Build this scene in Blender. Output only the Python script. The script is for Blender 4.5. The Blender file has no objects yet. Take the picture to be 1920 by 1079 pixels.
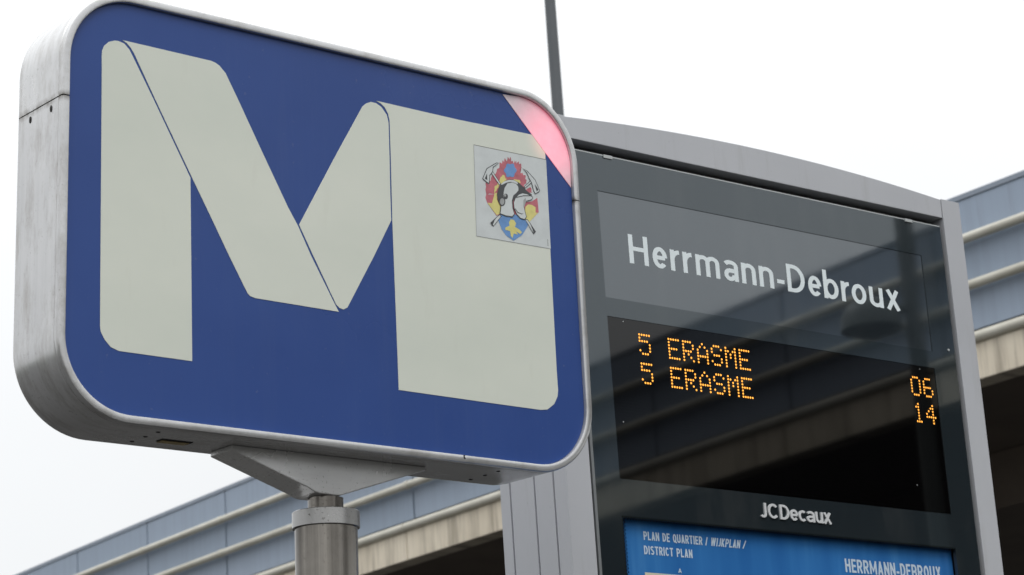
import bpy, bmesh, math, random
from mathutils import Matrix, Vector

# ------------------------------------------------------------------ camera, world, sun, exposure
scene = bpy.context.scene
COL = scene.collection
random.seed(7)

cam_data = bpy.data.cameras.new("camera")
cam_data.sensor_width = 36.0
cam_data.lens = 87.49
cam_data.clip_start = 0.05
cam_data.clip_end = 2000.0
cam = bpy.data.objects.new("camera", cam_data)
COL.objects.link(cam)
cam.matrix_world = Matrix(((0.78247, -0.12868, -0.60925, 0.0),
                           (-0.61943, -0.26091, -0.74043, 0.0),
                           (-0.06368, 0.95675, -0.28386, 1.6),
                           (0, 0, 0, 1)))
cam_data.dof.use_dof = True
cam_data.dof.focus_distance = 5.2
cam_data.dof.aperture_fstop = 12.5
scene.camera = cam

SUN_EL, SUN_AZ = math.radians(52), math.radians(205)      # azimuth measured from +Y towards +X
world = bpy.data.worlds.new("World")
scene.world = world
world.use_nodes = True
wn, wl = world.node_tree.nodes, world.node_tree.links
wn.clear()
w_out = wn.new("ShaderNodeOutputWorld")
w_bg = wn.new("ShaderNodeBackground")
w_bg.inputs["Strength"].default_value = 0.1
w_sky = wn.new("ShaderNodeTexSky")
w_sky.sky_type = 'NISHITA'
w_sky.sun_disc = False
w_sky.sun_elevation = SUN_EL
w_sky.sun_rotation = SUN_AZ
w_sky.dust_density = 4.0
w_tc = wn.new("ShaderNodeTexCoord")
w_sep = wn.new("ShaderNodeSeparateXYZ")
w_ramp = wn.new("ShaderNodeMapRange")                     # overcast sky: about three times brighter overhead than at the horizon
w_ramp.inputs["From Min"].default_value = 0.0
w_ramp.inputs["From Max"].default_value = 1.0
w_ramp.inputs["To Min"].default_value = 8.5
w_ramp.inputs["To Max"].default_value = 26.5
w_noise = wn.new("ShaderNodeTexNoise")
w_noise.inputs["Scale"].default_value = 2.6
w_noise.inputs["Detail"].default_value = 4.0
w_var = wn.new("ShaderNodeMapRange")
w_var.inputs["From Min"].default_value = 0.3
w_var.inputs["From Max"].default_value = 0.7
w_var.inputs["To Min"].default_value = 0.96
w_var.inputs["To Max"].default_value = 1.04
w_mul = wn.new("ShaderNodeMath"); w_mul.operation = 'MULTIPLY'
w_comb = wn.new("ShaderNodeCombineColor")
w_tint = wn.new("ShaderNodeVectorMath"); w_tint.operation = 'MULTIPLY'
w_tint.inputs[1].default_value = (0.985, 1.0, 1.01)
w_mix = wn.new("ShaderNodeMix"); w_mix.data_type = 'RGBA'
w_mix.inputs["Factor"].default_value = 0.93
wl.new(w_tc.outputs["Generated"], w_sep.inputs[0])
w_sq = wn.new("ShaderNodeMath"); w_sq.operation = 'MULTIPLY'
wl.new(w_sep.outputs["Z"], w_sq.inputs[0])
wl.new(w_sep.outputs["Z"], w_sq.inputs[1])
wl.new(w_sq.outputs[0], w_ramp.inputs["Value"])
wl.new(w_tc.outputs["Generated"], w_noise.inputs["Vector"])
wl.new(w_noise.outputs["Fac"], w_var.inputs["Value"])
wl.new(w_ramp.outputs[0], w_mul.inputs[0])
wl.new(w_var.outputs[0], w_mul.inputs[1])
for k in range(3):
    wl.new(w_mul.outputs[0], w_comb.inputs[k])
wl.new(w_comb.outputs[0], w_tint.inputs[0])
wl.new(w_sky.outputs[0], w_mix.inputs["A"])
wl.new(w_tint.outputs[0], w_mix.inputs["B"])
wl.new(w_mix.outputs["Result"], w_bg.inputs["Color"])
wl.new(w_bg.outputs[0], w_out.inputs["Surface"])

sun_data = bpy.data.lights.new("sun", 'SUN')
sun_data.energy = 0.6
sun_data.angle = math.radians(25)
sun_data.color = (1.0, 0.97, 0.92)
sun = bpy.data.objects.new("sun", sun_data)
COL.objects.link(sun)
sd = Vector((math.sin(SUN_AZ) * math.cos(SUN_EL), math.cos(SUN_AZ) * math.cos(SUN_EL), math.sin(SUN_EL)))
sun.rotation_euler = sd.to_track_quat('Z', 'Y').to_euler()
sun.location = sd * 40

scene.view_settings.view_transform = 'Standard'
scene.view_settings.look = 'None'
scene.view_settings.gamma = 1.0
scene.view_settings.use_curve_mapping = False
scene.view_settings.exposure = 0.08
scene.render.engine = 'CYCLES'

# ------------------------------------------------------------------ materials
def new_mat(name):
    m = bpy.data.materials.new(name)
    m.use_nodes = True
    nt = m.node_tree
    return m, nt, nt.nodes["Principled BSDF"]

def noise(nt, scale=(1, 1, 1), detail=4.0, rough=0.55, src='Object', base=1.0):
    """Noise factor socket over object or world (Position) coordinates, stretched by scale."""
    if src == 'Position':
        c = nt.nodes.new("ShaderNodeNewGeometry").outputs["Position"]
    else:
        c = nt.nodes.new("ShaderNodeTexCoord").outputs[src]
    mp = nt.nodes.new("ShaderNodeMapping")
    mp.inputs["Scale"].default_value = scale
    nt.links.new(c, mp.inputs["Vector"])
    n = nt.nodes.new("ShaderNodeTexNoise")
    n.inputs["Scale"].default_value = base
    n.inputs["Detail"].default_value = detail
    n.inputs["Roughness"].default_value = rough
    nt.links.new(mp.outputs[0], n.inputs["Vector"])
    return n.outputs["Fac"]

def ramp(nt, fac, stops):
    r = nt.nodes.new("ShaderNodeValToRGB")
    el = r.color_ramp.elements
    el[0].position, el[0].color = stops[0][0], (*stops[0][1], 1)
    el[1].position, el[1].color = stops[-1][0], (*stops[-1][1], 1)
    for p, c in stops[1:-1]:
        e = el.new(p); e.color = (*c, 1)
    nt.links.new(fac, r.inputs[0])
    return r.outputs["Color"]

def rng(nt, fac, a, b, c, d):
    r = nt.nodes.new("ShaderNodeMapRange")
    for k, v in zip(("From Min", "From Max", "To Min", "To Max"), (a, b, c, d)):
        r.inputs[k].default_value = v
    nt.links.new(fac, r.inputs["Value"])
    return r.outputs[0]

def mixc(nt, a, b, fac, mode='MIX'):
    m = nt.nodes.new("ShaderNodeMix"); m.data_type = 'RGBA'; m.blend_type = mode
    for s, v in (("A", a), ("B", b)):
        if isinstance(v, tuple):
            m.inputs[s].default_value = (*v, 1)
        else:
            nt.links.new(v, m.inputs[s])
    if isinstance(fac, float):
        m.inputs["Factor"].default_value = fac
    else:
        nt.links.new(fac, m.inputs["Factor"])
    return m.outputs["Result"]

def bump(nt, bsdf, fac, strength, dist=0.002):
    b = nt.nodes.new("ShaderNodeBump")
    b.inputs["Strength"].default_value = strength
    b.inputs["Distance"].default_value = dist
    nt.links.new(fac, b.inputs["Height"])
    nt.links.new(b.outputs[0], bsdf.inputs["Normal"])

def plain(name, col, rough=0.5, metal=0.0, ior=1.5, vary=0.06, scale=8.0, src='Object', tint=None):
    m, nt, b = new_mat(name)
    f = noise(nt, (scale,) * 3, src=src)
    lo = tuple(max(0, c * (1 - vary)) for c in col); hi = tuple(c * (1 + vary) for c in col)
    nt.links.new(ramp(nt, f, [(0.3, lo), (0.7, hi)]), b.inputs["Base Color"])
    b.inputs["Roughness"].default_value = rough
    b.inputs["Metallic"].default_value = metal
    b.inputs["IOR"].default_value = ior
    if tint: b.inputs["Specular Tint"].default_value = (*tint, 1)
    return m

def metal(name, lo, hi, rough, streak=(3, 30, 30), speck=0.0, src='Object', specks=160.0, seam=None, metallic=1.0, span=(0.3, 0.7)):
    m, nt, b = new_mat(name)
    s1 = noise(nt, streak, detail=5, rough=0.65, src=src)
    s2 = noise(nt, (4, 4, 4), detail=6, src=src)
    c = ramp(nt, s1, [(span[0], lo), (span[1], hi)])
    c = mixc(nt, c, ramp(nt, s2, [(0.32, tuple(v * 0.86 for v in lo)), (0.66, hi)]), 0.5)
    if speck > 0:
        s3 = noise(nt, (specks,) * 3, detail=2, src=src)
        s4 = noise(nt, (14,) * 3, detail=3, src=src)
        mask = nt.nodes.new("ShaderNodeMath"); mask.operation = 'MULTIPLY'
        nt.links.new(rng(nt, s3, 0.62, 0.72, 0, speck), mask.inputs[0])
        nt.links.new(rng(nt, s4, 0.42, 0.62, 0, 1), mask.inputs[1])
        c = mixc(nt, c, (0.07, 0.06, 0.05), mask.outputs[0])
    if seam is not None:                     # grime that has gathered along a joint
        sp = nt.nodes.new("ShaderNodeSeparateXYZ")
        nt.links.new(nt.nodes.new("ShaderNodeTexCoord").outputs["Object"], sp.inputs[0])
        df = nt.nodes.new("ShaderNodeMath"); df.operation = 'SUBTRACT'; df.inputs[1].default_value = seam
        nt.links.new(sp.outputs["Z"], df.inputs[0])
        ab = nt.nodes.new("ShaderNodeMath"); ab.operation = 'ABSOLUTE'
        nt.links.new(df.outputs[0], ab.inputs[0])
        gm_ = nt.nodes.new("ShaderNodeMath"); gm_.operation = 'MULTIPLY'
        nt.links.new(rng(nt, ab.outputs[0], 0.001, 0.012, 1.0, 0.0), gm_.inputs[0])
        nt.links.new(rng(nt, noise(nt, (60, 60, 25), detail=4), 0.40, 0.62, 0.15, 0.9), gm_.inputs[1])
        c = mixc(nt, c, (0.10, 0.085, 0.065), gm_.outputs[0])
        grime = noise(nt, (9, 28, 9), detail=7, rough=0.75)
        c = mixc(nt, c, (0.20, 0.175, 0.14), rng(nt, grime, 0.48, 0.78, 0.0, 0.62))
    nt.links.new(c, b.inputs["Base Color"])
    b.inputs["Metallic"].default_value = metallic
    nt.links.new(rng(nt, s2, 0.3, 0.7, rough - 0.07, rough + 0.09), b.inputs["Roughness"])
    bump(nt, b, s1, 0.06)
    return m

MAT = {}
MAT['aluminium'] = metal('brushed_aluminium', (0.50, 0.503, 0.51), (0.66, 0.66, 0.66), 0.20, (2, 95, 2), 0.3, seam=3.2635, metallic=0.55)
MAT['steel'] = metal('stained_steel', (0.66, 0.657, 0.65), (0.84, 0.837, 0.83), 0.24, (4, 4, 36), 0.95, metallic=0.5, specks=190.0)
MAT['collar_steel'] = metal('collar_steel', (0.27, 0.267, 0.262), (0.52, 0.517, 0.51), 0.28, (14, 14, 4), 0.9, metallic=0.8, specks=190.0)
MAT['pole_steel'] = metal('pole_steel', (0.05, 0.044, 0.038), (0.46, 0.43, 0.39), 0.22, (19, 19, 0.30), 0.8, metallic=0.9, specks=230.0, span=(0.38, 0.64))  # dark vertical streaks in the colour stand in for mirrored surroundings
MAT['dark_gap'] = plain('dark_gap', (0.012, 0.012, 0.012), 0.7)
MAT['black'] = plain('black_print', (0.02, 0.02, 0.022), 0.5)
MAT['hole'] = plain('dirty_hole', (0.01, 0.009, 0.008), 0.9)

# blue lamp panel face
m, nt, b = new_mat('blue_plastic')
f = noise(nt, (5, 5, 5), detail=6)
c = ramp(nt, f, [(0.25, (0.019, 0.056, 0.225)), (0.75, (0.026, 0.067, 0.250))])
f2 = noise(nt, (90, 90, 90), detail=2)
c = mixc(nt, c, (0.16, 0.18, 0.26), rng(nt, f2, 0.70, 0.80, 0.0, 0.35))
run = noise(nt, (26, 26, 1.6), detail=6, rough=0.72)
c = mixc(nt, c, (0.075, 0.115, 0.26), rng(nt, run, 0.52, 0.80, 0.0, 0.17))
fog = noise(nt, (2.2, 2.2, 2.2), detail=5)
c = mixc(nt, c, (0.028, 0.076, 0.28), rng(nt, fog, 0.40, 0.70, 0.0, 0.40))
nt.links.new(c, b.inputs["Base Color"])
nt.links.new(rng(nt, fog, 0.3, 0.7, 0.24, 0.38), b.inputs["Roughness"])
b.inputs["IOR"].default_value = 1.38
MAT['blue'] = m

# cream translucent letter, lit from behind by the red corner lamp where it is close to it
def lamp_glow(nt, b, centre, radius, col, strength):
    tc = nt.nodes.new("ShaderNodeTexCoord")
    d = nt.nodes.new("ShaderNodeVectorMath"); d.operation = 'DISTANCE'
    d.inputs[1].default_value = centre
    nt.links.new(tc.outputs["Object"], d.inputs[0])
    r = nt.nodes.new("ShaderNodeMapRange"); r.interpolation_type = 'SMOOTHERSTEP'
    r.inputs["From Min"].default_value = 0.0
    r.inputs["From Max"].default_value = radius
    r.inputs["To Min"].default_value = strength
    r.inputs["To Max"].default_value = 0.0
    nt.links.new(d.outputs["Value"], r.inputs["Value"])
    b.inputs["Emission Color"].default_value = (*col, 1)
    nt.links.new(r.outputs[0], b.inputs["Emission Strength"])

def cream(name):
    m, nt, b = new_mat(name)
    f = noise(nt, (3, 3, 5), detail=5)
    c = ramp(nt, f, [(0.3, (0.615, 0.65, 0.575)), (0.7, (0.675, 0.70, 0.62))])
    f2 = noise(nt, (24, 24, 6), detail=5)
    c = mixc(nt, c, (0.42, 0.40, 0.33), rng(nt, f2, 0.62, 0.88, 0.0, 0.20))
    nt.links.new(c, b.inputs["Base Color"])
    b.inputs["Roughness"].default_value = 0.33
    return m, nt, b
m, nt, b = cream('cream_plastic')
MAT['cream'] = m
# ------------------------------------------------------------------ drawn outlines, metres on the sign face (right, up)
BANDS = [
    [(-0.4889, 0.6512), (-0.4893, 0.672), (-0.4884, 0.6825), (-0.4842, 0.6925), (-0.4744, 0.7024), (-0.4618, 0.7074), (-0.4547, 0.7081), (-0.4422, 0.7059), (-0.4308, 0.6958), (-0.4236, 0.6841), (-0.3801, 0.61), (-0.2999, 0.469), (-0.2985, 0.1177), (-0.452, 0.118), (-0.4684, 0.123), (-0.4807, 0.1349), (-0.4889, 0.1486), (-0.4905, 0.1582)],
    [(-0.4457, 0.7118), (-0.4365, 0.7078), (-0.4279, 0.7003), (-0.4208, 0.6906), (-0.3765, 0.6107), (-0.2962, 0.4696), (-0.2515, 0.3924), (-0.2161, 0.3303), (-0.1762, 0.2635), (-0.1703, 0.2585), (-0.1584, 0.2562), (0.0326, 0.2553), (0.0235, 0.2693), (-0.0298, 0.3581), (-0.0595, 0.4141), (-0.0812, 0.4467), (-0.1419, 0.5535), (-0.1936, 0.6461), (-0.2202, 0.692), (-0.2335, 0.7041), (-0.2425, 0.7084), (-0.2529, 0.7103)],
    [(-0.0564, 0.416), (-0.0246, 0.3589), (0.0266, 0.2691), (0.0351, 0.2629), (0.0437, 0.2614), (0.0533, 0.2667), (0.1205, 0.3805), (0.1645, 0.4597), (0.164, 0.5191), (0.1647, 0.5915), (0.1646, 0.6643), (0.1609, 0.6792), (0.1481, 0.6937), (0.1351, 0.6993), (0.122, 0.6995), (0.1103, 0.6942), (0.1011, 0.6861), (0.031, 0.5679)],
    [(0.1353, 0.7046), (0.1467, 0.7011), (0.1564, 0.6945), (0.1643, 0.6826), (0.1675, 0.6691), (0.168, 0.5921), (0.1675, 0.4602), (0.1716, 0.1169), (0.4005, 0.1159), (0.5309, 0.1158), (0.5487, 0.1186), (0.5673, 0.1318), (0.5772, 0.149), (0.5794, 0.1618), (0.578, 0.2094), (0.5735, 0.6724), (0.5725, 0.7072), (0.5433, 0.7072), (0.3445, 0.7036)],
]
EM = {
 'red': [(0.4088, 0.5547), (0.408, 0.5773), (0.4184, 0.578), (0.4229, 0.5916), (0.4387, 0.6082), (0.4473, 0.6225), (0.455, 0.6324), (0.4604, 0.6355), (0.4685, 0.6386), (0.476, 0.6448), (0.481, 0.6381), (0.4868, 0.6359), (0.4903, 0.6381), (0.4949, 0.6373), (0.5035, 0.6372), (0.5077, 0.6287), (0.5008, 0.6232), (0.5044, 0.6163), (0.5136, 0.6135), (0.5171, 0.6044), (0.518, 0.597), (0.5097, 0.5902), (0.5159, 0.5821), (0.5277, 0.59), (0.5324, 0.5779), (0.5315, 0.5739), (0.5167, 0.5657), (0.5129, 0.5548), (0.5307, 0.559), (0.5457, 0.5692), (0.548, 0.5385), (0.5337, 0.5246), (0.5202, 0.5122), (0.511, 0.5185), (0.4733, 0.5252), (0.4414, 0.515), (0.4335, 0.5125), (0.4231, 0.5235), (0.4112, 0.5355), (0.4063, 0.5462)],
 'yel1': [(0.4305, 0.5588), (0.4312, 0.5738), (0.4394, 0.5805), (0.4465, 0.5935), (0.4536, 0.6032), (0.4651, 0.5966), (0.458, 0.5869), (0.4445, 0.5792), (0.439, 0.5631), (0.4367, 0.5474), (0.4462, 0.5323), (0.4423, 0.5177), (0.4343, 0.5139), (0.4231, 0.5241), (0.4112, 0.5362), (0.423, 0.5375), (0.4274, 0.5497)],
 'yel2': [(0.4823, 0.599), (0.4996, 0.6004), (0.5019, 0.5943), (0.4926, 0.5927)],
 'yel3': [(0.5124, 0.5444), (0.5199, 0.5507), (0.5303, 0.5512), (0.5397, 0.5475), (0.5391, 0.5358), (0.5455, 0.5369), (0.532, 0.5231), (0.5202, 0.5122), (0.5118, 0.5186), (0.5101, 0.5311)],
 'star': [(0.4929, 0.6202), (0.4916, 0.6172), (0.489, 0.6146), (0.487, 0.6124), (0.4862, 0.6098), (0.4854, 0.6068), (0.4834, 0.6042), (0.4802, 0.6032), (0.4772, 0.6034), (0.4746, 0.6035), (0.472, 0.6025), (0.4689, 0.6012), (0.4658, 0.6012), (0.464, 0.6031), (0.4635, 0.606), (0.463, 0.6083), (0.4612, 0.6099), (0.4588, 0.6116), (0.4578, 0.6141), (0.4591, 0.6171), (0.4617, 0.6197), (0.4637, 0.6219), (0.4645, 0.6245), (0.4652, 0.6275), (0.4673, 0.6301), (0.4704, 0.6312), (0.4735, 0.6309), (0.476, 0.6308), (0.4786, 0.6318), (0.4818, 0.6332), (0.4848, 0.6332), (0.4867, 0.6313), (0.4871, 0.6284), (0.4877, 0.6261), (0.4895, 0.6245), (0.4919, 0.6228)],
 'shell': [(0.4364, 0.5592), (0.4409, 0.5722), (0.4473, 0.5818), (0.4582, 0.5912), (0.4716, 0.5967), (0.4823, 0.5979), (0.4953, 0.5943), (0.5082, 0.5867), (0.5171, 0.5796), (0.5275, 0.5749), (0.5315, 0.5733), (0.4846, 0.5597), (0.4768, 0.5476), (0.4793, 0.5339), (0.4819, 0.5228), (0.476, 0.5167), (0.4571, 0.5156), (0.4431, 0.5172), (0.4462, 0.5336), (0.4382, 0.5463), (0.4364, 0.5575)],
 'crest': [(0.4479, 0.582), (0.4568, 0.5899), (0.4703, 0.5954), (0.4822, 0.5969), (0.4927, 0.5943), (0.4937, 0.5897), (0.4846, 0.5914), (0.474, 0.5917), (0.4633, 0.5883), (0.4499, 0.5812)],
 'face': [(0.4535, 0.5621), (0.4575, 0.5761), (0.4659, 0.5871), (0.4779, 0.5908), (0.4885, 0.5899), (0.4941, 0.5844), (0.4944, 0.5769), (0.4874, 0.5693), (0.48, 0.5635), (0.4754, 0.5512), (0.4762, 0.5346), (0.4799, 0.5237), (0.4748, 0.5175), (0.4572, 0.5168), (0.4439, 0.519), (0.4467, 0.5337), (0.4556, 0.5479), (0.4528, 0.5564), (0.4549, 0.5657)],
 'ear1': [(0.4652, 0.5585), (0.4646, 0.556), (0.4632, 0.5538), (0.4612, 0.5521), (0.4589, 0.5513), (0.4566, 0.5514), (0.4547, 0.5524), (0.4535, 0.5542), (0.4532, 0.5565), (0.4537, 0.5589), (0.4551, 0.5611), (0.4571, 0.5628), (0.4595, 0.5637), (0.4618, 0.5636), (0.4637, 0.5626), (0.4649, 0.5608)],
 'ear1w': [(0.4606, 0.56), (0.4601, 0.5585), (0.459, 0.5573), (0.4576, 0.5567), (0.4562, 0.5568), (0.4552, 0.5577), (0.4549, 0.559), (0.4553, 0.5605), (0.4564, 0.5617), (0.4578, 0.5624), (0.4593, 0.5622), (0.4603, 0.5614)],
 'ear2': [(0.4564, 0.5461), (0.4557, 0.5428), (0.454, 0.5398), (0.4515, 0.5375), (0.4487, 0.5364), (0.446, 0.5366), (0.4437, 0.5381), (0.4423, 0.5406), (0.4419, 0.5437), (0.4426, 0.5471), (0.4443, 0.5501), (0.4467, 0.5523), (0.4495, 0.5534), (0.4523, 0.5533), (0.4546, 0.5518), (0.456, 0.5493)],
 'visor': [(0.4853, 0.5592), (0.4945, 0.5678), (0.5043, 0.5726), (0.5171, 0.5728), (0.5328, 0.5683), (0.5293, 0.5626), (0.513, 0.5561), (0.5075, 0.5436), (0.5101, 0.5311), (0.5128, 0.5226), (0.5077, 0.516), (0.4966, 0.5168), (0.4875, 0.5237), (0.4809, 0.5354), (0.48, 0.5481)],
 'vl1': [(0.4821, 0.5574), (0.5071, 0.566), (0.5297, 0.5698), (0.5301, 0.5715), (0.5072, 0.568), (0.4822, 0.5593)],
 'vl2': [(0.4825, 0.535), (0.4892, 0.5271), (0.5002, 0.5255), (0.5052, 0.5284), (0.5003, 0.5273), (0.4901, 0.529), (0.4841, 0.5359)],
 'vgray': [(0.5067, 0.5576), (0.5126, 0.5637), (0.5138, 0.5562), (0.5083, 0.5437), (0.5058, 0.5407)],
 'axL': [(0.4006, 0.5867), (0.4127, 0.6101), (0.4215, 0.6159), (0.439, 0.627), (0.4442, 0.6273), (0.4293, 0.6162), (0.4275, 0.6062), (0.4192, 0.5963), (0.4171, 0.5789), (0.412, 0.5801)],
 'axLd': [(0.4058, 0.5876), (0.4122, 0.5993), (0.4125, 0.585)],
 'axR': [(0.5083, 0.6272), (0.5208, 0.6234), (0.5323, 0.6146), (0.5413, 0.6075), (0.5523, 0.5866), (0.5507, 0.5831), (0.5397, 0.5769), (0.536, 0.5839), (0.5315, 0.5993), (0.5253, 0.608), (0.5192, 0.6199)],
 'axRd': [(0.5395, 0.5985), (0.5496, 0.5872), (0.544, 0.5831)],
 'hL': [(0.4235, 0.6034), (0.4276, 0.6068), (0.448, 0.583), (0.4445, 0.5798)],
 'hR': [(0.5109, 0.5877), (0.5284, 0.6036), (0.5316, 0.6004), (0.5134, 0.5849)],
 'hL2': [(0.4414, 0.5156), (0.446, 0.5132), (0.4245, 0.4888), (0.4185, 0.4923), (0.4316, 0.5071)],
 'hL2d': [(0.4163, 0.4945), (0.4301, 0.5068), (0.4232, 0.4931), (0.4214, 0.4883)],
 'hR2': [(0.5093, 0.5169), (0.5165, 0.5168), (0.5368, 0.4943), (0.5309, 0.4889)],
 'hR2d': [(0.5232, 0.5089), (0.5368, 0.4943), (0.5309, 0.4889), (0.529, 0.4969)],
 'shield': [(0.443, 0.5165), (0.4571, 0.5156), (0.476, 0.5161), (0.4803, 0.5225), (0.4874, 0.5224), (0.4966, 0.5162), (0.5092, 0.515), (0.5176, 0.508), (0.5148, 0.5011), (0.4995, 0.4808), (0.4766, 0.4658), (0.4581, 0.4732), (0.4462, 0.4853), (0.4377, 0.5042)],
 'lion': [(0.4659, 0.5036), (0.471, 0.5108), (0.4789, 0.5108), (0.4849, 0.5041), (0.4813, 0.4959), (0.4922, 0.4925), (0.4998, 0.4873), (0.4948, 0.4827), (0.484, 0.4861), (0.4884, 0.4804), (0.4774, 0.4812), (0.4737, 0.4705), (0.4692, 0.4749), (0.4681, 0.4849), (0.4556, 0.4855), (0.4559, 0.4906), (0.4671, 0.4962)],
 'tiny': [(0.5672, 0.4829), (0.5707, 0.4828), (0.5706, 0.4674), (0.5677, 0.4672)],
}
def glowing(name, base, centre, radius, col, strength, rough=0.35):
    m, nt, b = new_mat(name)
    f = noise(nt, (30, 30, 30), detail=4)
    c = ramp(nt, f, [(0.35, tuple(v * 0.90 for v in base)), (0.6, base)])
    sc_ = noise(nt, (14, 14, 60), detail=6, rough=0.8)
    nt.links.new(mixc(nt, c, (0.32, 0.22, 0.24), rng(nt, sc_, 0.58, 0.80, 0.0, 0.55)), b.inputs["Base Color"])
    b.inputs["Roughness"].default_value = rough
    lamp_glow(nt, b, centre, radius, col, strength)
    return m

SH = 2.685                                   # height of the sign face's lower edge along the leaning pole
def P(u, v, d=0.0):                          # sign face coordinates -> local coordinates of the sign
    return (u - 0.0615, d - 0.097, v + SH)
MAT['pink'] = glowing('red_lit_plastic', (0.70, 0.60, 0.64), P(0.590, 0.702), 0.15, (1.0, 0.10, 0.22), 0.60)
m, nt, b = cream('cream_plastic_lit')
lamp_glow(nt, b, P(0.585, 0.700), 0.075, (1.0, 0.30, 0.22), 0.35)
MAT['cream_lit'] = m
MAT['st_white'] = plain('sticker_film', (0.575, 0.61, 0.61), 0.3, scale=30)
MAT['st_line'] = plain('sticker_line', (0.20, 0.20, 0.18), 0.5)
MAT['st_red'] = plain('sticker_red', (0.47, 0.13, 0.16), 0.4, vary=0.2, scale=60)
MAT['st_yellow'] = plain('sticker_yellow', (0.66, 0.60, 0.21), 0.4, vary=0.1, scale=60)
MAT['st_blue'] = plain('sticker_blue', (0.13, 0.28, 0.56), 0.4, vary=0.12, scale=60)
MAT['st_dark'] = plain('sticker_dark', (0.055, 0.058, 0.062), 0.4)
MAT['st_grey'] = plain('sticker_grey', (0.33, 0.34, 0.34), 0.4)
m, nt, b = new_mat('kiosk_grey_paint')
f = noise(nt, (2.2, 2.2, 2.2), detail=6)
c = ramp(nt, f, [(0.3, (0.405, 0.415, 0.44)), (0.7, (0.45, 0.46, 0.485))])
f2 = noise(nt, (18, 18, 2.0), detail=5, rough=0.7)
c = mixc(nt, c, (0.30, 0.30, 0.29), rng(nt, f2, 0.55, 0.80, 0.0, 0.45))
f3 = noise(nt, (150, 150, 150), detail=1)
c = mixc(nt, c, (0.16, 0.15, 0.14), rng(nt, f3, 0.74, 0.82, 0.0, 0.4))
nt.links.new(c, b.inputs["Base Color"])
nt.links.new(rng(nt, f, 0.3, 0.7, 0.36, 0.50), b.inputs["Roughness"])
MAT['kiosk_grey'] = m
MAT['front_glass'] = plain('grey_backed_glass', (0.016, 0.022, 0.026), 0.03, ior=1.84, vary=0.02, tint=(0.86, 0.95, 1.0))
MAT['glass_edge'] = plain('glass_edge', (0.40, 0.42, 0.42), 0.15)
MAT['edge_strip'] = plain('edge_strip', (0.17, 0.18, 0.185), 0.3)
MAT['dot_ink'] = plain('dot_ink', (0.001, 0.001, 0.001), 0.05, ior=1.3)
MAT['name_glass'] = plain('name_panel_glass', (0.017, 0.022, 0.026), 0.03, ior=2.25, vary=0.02, tint=(0.88, 0.95, 1.0))
for key in ('front_glass', 'name_glass'):
    nt = MAT[key].node_tree; b = nt.nodes["Principled BSDF"]
    nt.links.new(rng(nt, noise(nt, (3, 3, 3), detail=6, rough=0.65), 0.35, 0.75, 0.018, 0.055), b.inputs["Roughness"])
    old = b.inputs["Base Color"].links[0].from_socket
    d1 = noise(nt, (6, 6, 1.5), detail=7, rough=0.75)
    nt.links.new(mixc(nt, old, (0.11, 0.11, 0.105), rng(nt, d1, 0.5, 0.9, 0.0, 0.30)), b.inputs["Base Color"])
MAT['white_text'] = plain('white_text', (0.70, 0.77, 0.79), 0.35, vary=0.02)
MAT['logo'] = plain('raised_logo', (0.56, 0.57, 0.58), 0.4, vary=0.02)
MAT['core'] = plain('kiosk_core', (0.02, 0.02, 0.02), 0.7)
MAT['mast'] = plain('dark_grey_paint', (0.085, 0.095, 0.105), 0.5, src='Position', scale=3)
MAT['lamp_dark'] = plain('lamp_dark_paint', (0.05, 0.06, 0.055), 0.4, src='Position', scale=3)
MAT['lamp_glass'] = plain('lamp_dull_glass', (0.03, 0.035, 0.035), 0.15)

m, nt, b = new_mat('led_matrix_off')         # the unlit dot matrix, seen as fine rows
co = nt.nodes.new("ShaderNodeTexCoord")
mp = nt.nodes.new("ShaderNodeMapping"); mp.inputs["Scale"].default_value = (127.5, 127.5, 127.5)
nt.links.new(co.outputs["Object"], mp.inputs["Vector"])
fr = nt.nodes.new("ShaderNodeVectorMath"); fr.operation = 'FRACTION'
nt.links.new(mp.outputs[0], fr.inputs[0])
sp = nt.nodes.new("ShaderNodeSeparateXYZ"); nt.links.new(fr.outputs[0], sp.inputs[0])
row = rng(nt, sp.outputs["Z"], 0.25, 0.75, 0.0, 1.0)
nt.links.new(mixc(nt, (0.0004, 0.0004, 0.0005), (0.0022, 0.0022, 0.0026), row), b.inputs["Base Color"])
b.inputs["Roughness"].default_value = 0.025
b.inputs["IOR"].default_value = 1.47
MAT['led_off'] = m
m, nt, b = new_mat('led_lit')
b.inputs["Base Color"].default_value = (0.2, 0.08, 0.01, 1)
b.inputs["Emission Color"].default_value = (1.0, 0.40, 0.045, 1)
b.inputs["Emission Strength"].default_value = 1.7
MAT['led_on'] = m

m, nt, b = new_mat('poster_blue')
f = noise(nt, (14, 14, 1.2), detail=3)
c = ramp(nt, f, [(0.35, (0.026, 0.135, 0.385)), (0.6, (0.036, 0.170, 0.445)), (0.75, (0.062, 0.225, 0.51))])
nt.links.new(c, b.inputs["Base Color"])
b.inputs["Roughness"].default_value = 0.06
b.inputs["IOR"].default_value = 1.45
MAT['poster'] = m
MAT['poster_text'] = plain('poster_text', (0.52, 0.62, 0.72), 0.3, vary=0.02)
MAT['poster_cream'] = plain('poster_map_cream', (0.60, 0.58, 0.44), 0.3)

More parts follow.
